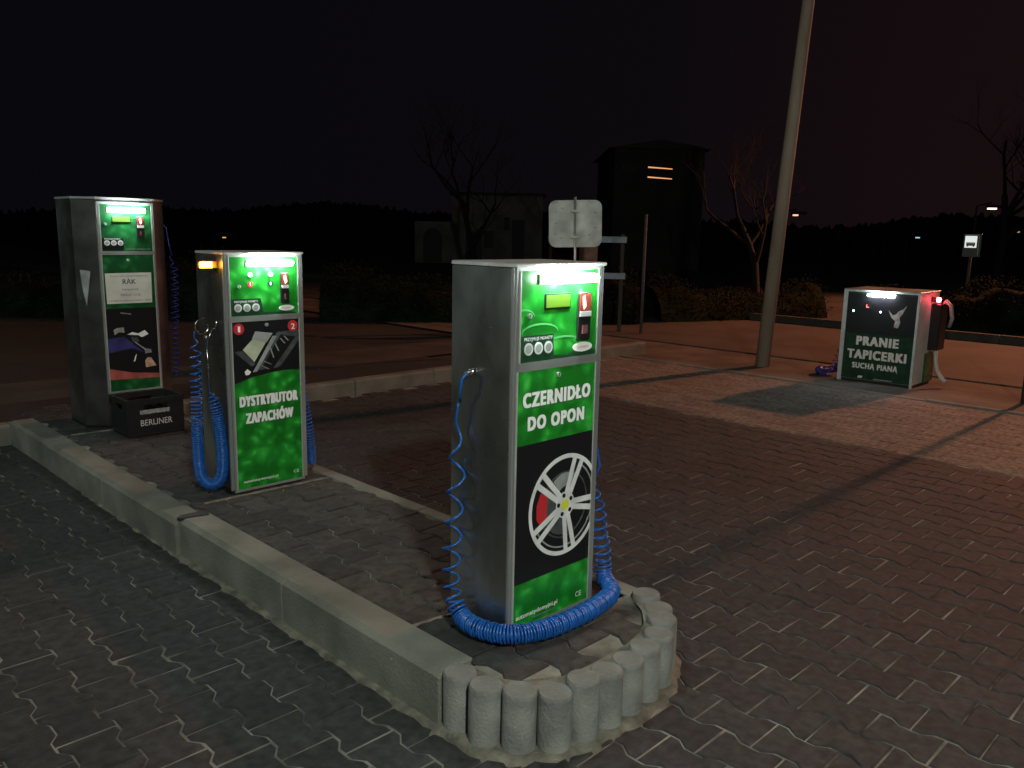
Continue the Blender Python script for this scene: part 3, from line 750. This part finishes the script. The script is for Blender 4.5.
mb.prismxz([(.49, .847), (.542, .790), (.575, .80), (.60, .835), (.650, .862), (.685, .905), (.640, .80), (.616, .768), (.631, .711), (.609, .65), (.563, .656), (.575, .725), (.53, .765)], -.0097, -.0090, mat('print_pale', (.42, .36, .33), .5, var=.4, scale=20))
mb.build('front_panel', M4)
led_bar(M4, .262, .545, .998, led_blue, -.014)
for x, z, m_, s_, nm in ((.110, .809, glow_green, .011, 'signal_light'), (.409, .815, glow_bluedot, .010, 'signal_light')):
    mb = MB(); mb.prismxz(circ(x, z, s_, n=12), -.014, -.0081, m_); mb.build(nm, M4)
mb = MB(); mb.box(.235, .30, -.013, -.0089, .84, .90, dark_plastic); mb.box(.25, .257, -.0145, -.013, .855, .89, glow_reddot); mb.box(.257, .280, -.0145, -.013, .855, .862, glow_reddot); mb.build('display', M4)
pw = mat('print_pinkish_white', (.74, .68, .64), .5)
text('PRANIE', .172, .638, .425, .105, pw, 'lettering', M4, y=-.0100, bold=.075)
text('TAPICERKI', .082, .734, .270, .105, pw, 'lettering', M4, y=-.0100, bold=.075)
text('SUCHĄ PIANĄ', .150, .652, .160, .065, pw, 'lettering', M4, y=-.0100, bold=.06)
text('automatydomyjni.pl', .40, .60, .045, .018, pw, 'lettering', M4, y=-.0100, bold=0)
mb = MB(); mb.prismxz([(.22, .05), (.27, .05), (.28, .075), (.23, .075)], -.0100, -.0081, pw); mb.build('badge', M4)
# right side: lamp, graphics, hose holder
mb = MB(); mb.bbox(w, w+.02, .34, .64, .03, .36, green_deep, .003); mb.build('side_panel', M4)
mb = MB()
for k in range(6): mb = MB(); mb.box(w+.0205, w+.0215, .37+k*.04, .385+k*.04, .05+(k % 3)*.05, .08+(k % 3)*.05, art_grey); mb.build('printed_mark', M4)
mb = MB(); mb.bbox(w, w+.11, .40, .64, .40, .92, dark_plastic, .01); mb.build('tool_holder', M4)
mb = MB(); mb.tube([(w, .40, .965), (w+.055, .40, .965)], .028, mat('red_lens', (.6, .03, .05), .2), 12); rl = mb.build('warning_lamp', M4)
mb = MB(); mb.tube([(w+.056, .40, .965), (w+.085, .395, .965)], .026, glow_red, 12); mb.build('red_light', rl)
mb = MB(); pale = mat('pale_hose', (.55, .50, .45), .5)
mb.tube([(w+.08, .52, .88), (w+.13, .48, .95), (w+.18, .48, .90), (w+.20, .50, .76), (w+.17, .52, .66)], .022, mat('grey_hose', (.28, .26, .26), .5), 10)
mb.build('suction_hose', M4); mb = MB(); mb.tube([(w+.08, .44, .42), (w+.10, .42, .28), (w+.12, .42, .18), (w+.18, .40, .10), (w+.24, .38, .06)], .024, pale, 10); mb.build('nozzle', M4)

mb = MB(); rr = random.Random(4)
pts_ = []
coil(mb, [((-.02, .10, .42), 8), ((-.06, .06, .22), 20), ((-.09, .03, .10), 40), ((-.20, .05, .05), 60), ((-.30, .16, .05), 60), ((-.33, .30, .05), 60), ((-.2, .30, .06), 60), ((-.10, .20, .10), 60)], .036, .006, 42, hose_dark, 12, 5)
mb.build('hose', M4)

# ================================================================== UPRIGHTS AND BACKGROUND
pole_c = mat('pole_concrete', (.26, .20, .15), .9, var=.25, scale=3, bump=.5, bscale=40, stretch=(1, 1, .3))
mb = MB(); mb.tube([(0, 0, -.1), (.225*.52, 0, 2.27), (.232, 0, 4.38), (.40, 0, 7.6)], [.088, .080, .070, .058], pole_c, 20)
o = mb.build('utility_pole'); o.location = (3.175, 10.44, 0)
tag(o, 'tall round utility pole leaning slightly to the right on the verge', 'pole')
mb = MB(); mb.tube([(0, 0, -.1), (.02, 0, 3.4)], .028, mat('dark_post', (.06, .055, .055), .6), 12)
o = mb.build('steel_post'); o.location = (5.215, 8.30, 0); tag(o, 'thin dark steel post at the right edge of the picture beside the flush kerb', 'post')
# round-cornered sign seen from behind
SG = thing('road_sign', 'round-cornered sign plate seen from behind on a thin leaning pole behind the nearest machine', 'road sign', (.835, 11.5, 0))
alu = mat('raw_aluminium', (.62, .62, .58), .55, .25, var=.22, scale=5, rvar=.08)
def rrect(x0, x1, z0, z1, rad, n=6, rot=0):
    P = []
    for cx_, cz_, a0 in ((x1-rad, z0+rad, -90), (x1-rad, z1-rad, 0), (x0+rad, z1-rad, 90), (x0+rad, z0+rad, 180)):
        for k in range(n+1): a = R(a0+90*k/n); P.append((cx_+rad*math.cos(a), cz_+rad*math.sin(a)))
    c_, s_ = math.cos(rot), math.sin(rot); mx_, mz_ = (x0+x1)/2, (z0+z1)/2
    return [(mx_+(x-mx_)*c_-(z-mz_)*s_, mz_+(x-mx_)*s_+(z-mz_)*c_) for x, z in P]
mb = MB(); mb.prismxz(rrect(-.375, .345, 1.43, 2.06, .10, rot=.03), .022, .026, alu)
o_ = rrect(-.375, .345, 1.43, 2.06, .10, rot=.03); i_ = rrect(-.355, .325, 1.45, 2.04, .085, rot=.03); n = len(o_)
for k in range(n):
    q = (k+1) % n; mb.prismxz([o_[k], o_[q], i_[q], i_[k]], .006, .0215, alu)
mb.build('sign_plate', SG)
mb = MB(); mb.tube([(.04, 0, -.05), (-.005, 0, 1.2), (-.03, 0, 2.10)], .017, steel_light, 12); mb.build('sign_pole', SG)
for z_ in (1.55, 1.90): mb = MB(); mb.box(-.08, .04, -.02, .021, z_, z_+.03, alu); mb.build('bracket', SG)
for (x, z) in ((-.28, 1.6), (-.28, 1.75), (-.28, 1.9), (-.2, 1.95), (.18, 1.6), (.26, 1.7), (.25, 1.9), (-.2, 1.55)): mb = MB(); mb.box(x-.02, x+.02, .018, .0216, z-.003, z+.003, dark_plastic); mb.build('rivet', SG)
# barrier with two pale rails and a board
BR = thing('pale_railing', 'railing with two pale blue boards and a brown panel behind the sign', 'railing', (1.4, 14, 0))
pb = mat('pale_blue_board', (.30, .36, .42), .6, var=.2, scale=6)
for z in (1.53, .93):
    mb = MB(); mb.box(-.85, .46, -.02, .02, z-.05, z+.05, pb); mb.build('rail_board', BR)
for x in (-.8, .40):
    mb = MB(); mb.box(x-.03, x+.03, .0205, .08, -.05, 1.62, mat('dark_wood', (.06, .045, .035), .8)); mb.build('post', BR)
mb = MB(); mb.box(-.32, -.02, -.055, -.0205, .98, 1.46, mat('brown_board', (.24, .13, .09), .8, var=.3, scale=6)); mb.build('brown_panel', BR)
mb = MB(); mb.tube([(0, 0, -.1), (0, 0, 1.95)], .025, mat('grey_post', (.09, .08, .08), .8), 10); o = mb.build('thin_post'); o.location = (2.15, 13.9, 0)
tag(o, 'thin grey post right of the pale railing', 'post')
# bus stop sign
BS = thing('bus_stop_sign', 'small lit white bus stop sign with a bus symbol in a dark box', 'bus stop sign', (8.68, 16.0, 0), R(-25))
mb = MB(); mb.tube([(0, .03, -.05), (0, .03, 1.75)], .03, mat('dark_post', (.06, .055, .055), .6), 10); mb.build('post', BS)
mb = MB(); mb.bbox(-.155, .155, -.07, 0, 1.33, 1.76, mat('dark_box', (.03, .032, .034), .5), .008); mb.build('sign_box', BS)
mb = MB(); mb.box(-.125, .075, -.074, -.0701, 1.50, 1.72, emat('sign_light', (.85, .95, .9), .75)); lf = mb.build('sign_face', BS)
mb = MB(); mb.prismxz(rrect(-.10, .05, 1.535, 1.60, .012), -.0775, -.0745, art_dgrey); mb.box(-.085, .035, -.0795, -.078, 1.575, 1.59, art_white)
for x in (-.075, .025): mb.prismxz(circ(x, 1.532, .014, n=12), -.0775, -.0741, art_black)
mb.build('bus_symbol', lf)
mb = MB(); mb.box(.10, .112, -.074, -.0701, 1.36, 1.72, art_grey); mb.box(-.12, .112, -.0745, -.0701, 1.735, 1.745, art_grey); mb.build('box_trim', BS)

# street lamps (the lamps themselves stand outside the picture)
def street_lamp(loc, head, label, lensmat, drop=.12):
    t = thing('street_lamp', label, 'street lamp', loc); h = Vector(head)-Vector(loc)
    gal = mat('galvanised', (.35, .36, .36), .6, .5)
    mb = MB(); mb.tube([(0, 0, -.1), (0, 0, h.z+.1), (h.x*.35, h.y*.35, h.z+.36), (h.x, h.y, h.z+.30)], [.07, .05, .035, .03], gal, 12); mb.build('pole', t)
    mb = MB(); s = .26; mb.bbox(h.x-s, h.x+s, h.y-.16, h.y+.16, h.z+.20, h.z+.32, gal, .03)
    hd = mb.build('lamp_head', t)
    mb = MB(); mb.box(h.x-s+.05, h.x+s-.05, h.y-.11, h.y+.11, h.z+.185, h.z+.1995, lensmat); mb.build('lens', hd)
street_lamp((18.6, 21.2, 0), SODIUM, 'street lamp with orange light standing past the road to the right', emat('sodium_lens', (1, .42, .14), 12))
street_lamp((2.2, -3.8, 0), YARD, 'yard lamp with cool white light behind the camera', emat('yard_lens', (.86, 1, .88), 8))
street_lamp((-10.4, 2.6, 0), LEFTL, 'yard lamp with cool light far to the left of the island', emat('yard_lens', (.86, 1, .88), 8))
# small far lamps
def far_lamp(loc, z, label, m_, s=.10):
    t = thing('street_lamp', label, 'street lamp', loc)
    mb = MB(); mb.tube([(0, 0, -.1), (0, 0, z+.1), (.5, 0, z+.22)], [.05, .035, .025], mat('dark_lamp_pole', (.03, .03, .03), .8), 8); mb.build('pole', t)
    mb = MB(); mb.bbox(.35, .35+.5, -.10, .10, z+.04, z+.14, dark_plastic, .02); h = mb.build('lamp_head', t)
    mb = MB(); mb.box(.42, .42+s*2, -.09, .09, z-.01, z+.0399, m_); mb.build('lens', h)
far_lamp((16.3, 30, 0), 2.77, 'far low lamp glowing pale orange above the bus stop sign', emat('far_orange', (1, .72, .55), 3), .12)
far_lamp((18.2, 31.5, 0), 2.0, 'fainter far lamp right of the pale orange one', emat('far_orange_dim', (1, .55, .4), .5), .07)
far_lamp((17.9, 38.5, 0), 1.75, 'tiny far cool lamp over the carpet cleaning machine', emat('far_cool', (.7, 1, 1), .7), .06)
far_lamp((9.3, 29.6, 0), 2.40, 'far orange lamp just left of the utility pole', emat('far_orange2', (1, .45, .25), 1.6), .07)
far_lamp((-13.6, 38, 0), 1.15, 'far yellow lamp between the vacuum machine and the fragrance dispenser', emat('far_yellow', (1, .6, .12), .8), .05)

# buildings far behind
wallm = mat('old_plaster', (.20, .18, .165), .9, var=.25, scale=1.2, col2=(.26, .235, .21))
darkw = mat('dark_opening', (.02, .02, .022), .6)
def wall_part(name, x0, x1, y0, y1, z0, z1, m_, parent):
    mb = MB(); mb.box(x0, x1, y0, y1, z0, z1, m_); return mb.build(name, parent)
LB = thing('outbuilding', 'low pale outbuilding with an arched doorway far behind the nearest machine', 'building', (-5.35, 45, 0))
wall_part('low_wall', 0, 2.0, 0, 5, -.1, 2.15, wallm, LB); wall_part('main_wall', 2.0, 6.8, -.3, 6, -.1, 3.55, wallm, LB)
rm = mat('dark_roof', (.05, .045, .045), .8)
wall_part('roof', 1.85, 6.95, -.5, 6.2, 3.55, 3.68, rm, LB)
mb = MB(); mb.prismxz([(.45, 0), (1.45, 0)]+[(.95+.5*math.cos(a), 1.25+.55*math.sin(a)) for a in [k*math.pi/10 for k in range(11)]], -.03, -.002, darkw); mb.build('arched_door', LB)
for x0, x1, z0, z1 in ((2.75, 3.6, .0, 1.65), (4.75, 5.05, 1.75, 2.45), (5.2, 5.85, 0, 2.3), (3.7, 4.2, .8, 1.7)):
    mb = MB(); mb.box(x0, x1, -.34, -.302, z0, z1, darkw); mb.build('window', LB)
TB = thing('apartment_building', 'dark tall house with two narrow lit orange window slits', 'building', (4.6, 40, 0))
tw = mat('dark_render', (.05, .045, .045), .9, var=.2, scale=.8)
wall_part('wall', 0, 4.2, 0, 8, -.1, 5.6, tw, TB)
mb = MB(); mb.prismxz([(-.3, 5.6), (4.5, 5.6), (2.1, 6.0)], -.3, 8.3, rm); mb.build('roof', TB)
for z in (4.78, 4.33):
    wn = wall_part('window', 1.50, 2.75, -.05, -.002, z-.12, z+.12, darkw, TB)
    mb = MB(); mb.prismxz([(1.56, z+.015), (2.70, z-.06), (2.70, z-.10), (1.56, z-.045)], -.062, -.052, emat('lit_window', (1, .42, .18), 1.0)); mb.build('lit_blind', wn)
wall_part('window', .3, 1.1, -.05, -.002, 4.5, 4.9, darkw, TB)

# trees and hedges
bark = mat('bark', (.012, .010, .009), .95, var=.3, scale=6)
leafm = mat('hedge_leaf', (.010, .014, .007), .9, var=.5, scale=3, spec=.05)
def bare_tree(loc, h, seed, label, spread=.55, depth=5):
    rr = random.Random(seed); t = thing('bare_tree', label, 'tree', loc)
    tr = MB(); cr = MB()
    def grow(mb_, q, dirv, L, rad, lv):
        pts = [q]; rads = [rad]; d_ = dirv.copy(); n_ = 4
        for i in range(n_):
            d_ = (d_+Vector((rr.uniform(-.22, .22), rr.uniform(-.22, .22), rr.uniform(-.05, .2)))).normalized()
            pts.append(pts[-1]+d_*L/n_); rads.append(rad*(1-.45*(i+1)/n_))
        mb_.tube(pts, rads, bark, 8 if lv < 2 else 4, False)
        if lv >= depth: return
        for k in range(rr.choice((2, 3, 3)) if lv else 5):
            i = rr.randint(2, n_); ax = Vector((rr.uniform(-1, 1), rr.uniform(-1, 1), rr.uniform(-.1, .6))).normalized()
            grow(cr, pts[i], (d_*(1-spread)+ax*spread).normalized(), L*rr.uniform(.55, .8), rads[i]*.68, lv+1)
    grow(tr, Vector((0, 0, -.1)), Vector((0, 0, 1)), h*.35, h*.018, 0)
    tr.build('trunk', t); cr.build('crown', t)
bare_tree((6.0, 20.5, 0), 6.0, 3, 'thin bare tree with drooping twigs left of the utility pole')
bare_tree((17.6, 30.5, 0), 10.0, 5, 'tall bare tree at the right edge behind the far lamps')
bare_tree((-1.5, 31, 0), 8.0, 12, 'bare tree between the outbuilding and the dark house')
def hedge(p0, p1, hgt, wid, seed, label, n=5000):
    rr = random.Random(seed); mb = MB(); a = Vector(p0); b_ = Vector(p1); t = (b_-a).normalized(); nn = Vector((-t.y, t.x, 0)); L = (b_-a).length
    V = []; F = []
    for i in range(n):
        s_ = rr.random()*L; hh = hgt*(.8+.22*math.sin(s_*1.1+seed)+.1*math.sin(s_*3.7)); ang = rr.random()*math.pi; rad = rr.random()**.4
        q = t*s_+nn*math.cos(ang)*wid*rad+Vector((0, 0, abs(math.sin(ang))*hh*rad*.9+rr.uniform(0, .12)*hh))
        e1 = Vector((rr.uniform(-1, 1), rr.uniform(-1, 1), rr.uniform(-1, 1))).normalized(); e2 = e1.orthogonal().normalized(); k = rr.uniform(.016, .036); j = len(V)
        V += [q-e1*k, q+e2*k*.6, q+e1*k, q-e2*k*.6]; F.append((j, j+1, j+2, j+3))
    mb.add(V, F, leafm)
    K = max(6, int(L/.25)); V = []; F = []
    for i in range(K+1):
        s_ = L*i/K; hh = hgt*(.62+.16*math.sin(s_*1.1+seed)+rr.uniform(-.08, .08))
        for k in range(7):
            a_ = math.pi*k/6; q = t*s_+nn*(math.cos(a_)*wid*.78*(1+rr.uniform(-.1, .1))); V.append((q.x, q.y, max(-.05, math.sin(a_)*hh*(1+rr.uniform(-.1, .1))-.05)))
    for i in range(K):
        for k in range(6): F.append((7*i+k, 7*i+k+1, 7*i+8+k, 7*i+7+k))
    mb.add(V, F, leafm, True)
    # woody core stems
    for i in range(int(L*1.5)):
        s_ = rr.random()*L; mb.tube([t*s_+Vector((0, 0, -.05)), t*s_+nn*rr.uniform(-.3, .3)*wid+Vector((0, 0, hgt*.6))], .02, bark, 4, False)
    o = mb.build('hedge'); o.location = a; tag(o, label, 'hedge')
hedge((-3.5, 15.2, 0), (2.3, 15.7, 0), 1.0, .6, 1, 'low dark hedge behind the back kerb and the sign', 11000)
hedge((2.6, 16.2, 0), (6.4, 18.0, 0), .95, .7, 2, 'dark hedge along the street left of the carpet cleaning machine', 9000)
hedge((-16.0, 15.0, 0), (-4.2, 15.0, 0), 1.2, .8, 3, 'long dark hedge behind the vacuum machine', 12000)
hedge((7.2, 17.0, 0), (11.6, 12.9, 0), 1.15, .6, 4, 'dark hedge on the far side of the street by the bus stop sign', 11000)

# wooded skyline round the place, too far and dark to tell trees apart
rr = random.Random(9); mb = MB(); V = []; F = []; N = 1500
for i in range(N):
    a = R(-5)+R(190)*i/N; rad = 88+6*math.sin(i*.017)
    hgt = 3.6+.7*math.sin(i*.017)+.4*math.sin(i*.06+1)+rr.uniform(-.3, .3)
    for q, zf, dr in ((0, -.5, 0), (1, hgt*.55, 1.5+rr.uniform(-1, 1)), (2, hgt, 4), (3, hgt*.5, 9), (4, -.5, 11)):
        V.append(((rad+dr)*math.cos(a), (rad+dr)*math.sin(a), zf))
for i in range(N-1):
    for k in range(4): F.append((5*i+k, 5*i+k+1, 5*i+5+k+1, 5*i+5+k))
mb.add(V, F, mat('far_foliage', (.04, .04, .03), .95, var=.5, scale=.4)); o = mb.build('distant_wood'); o['kind'] = 'stuff'
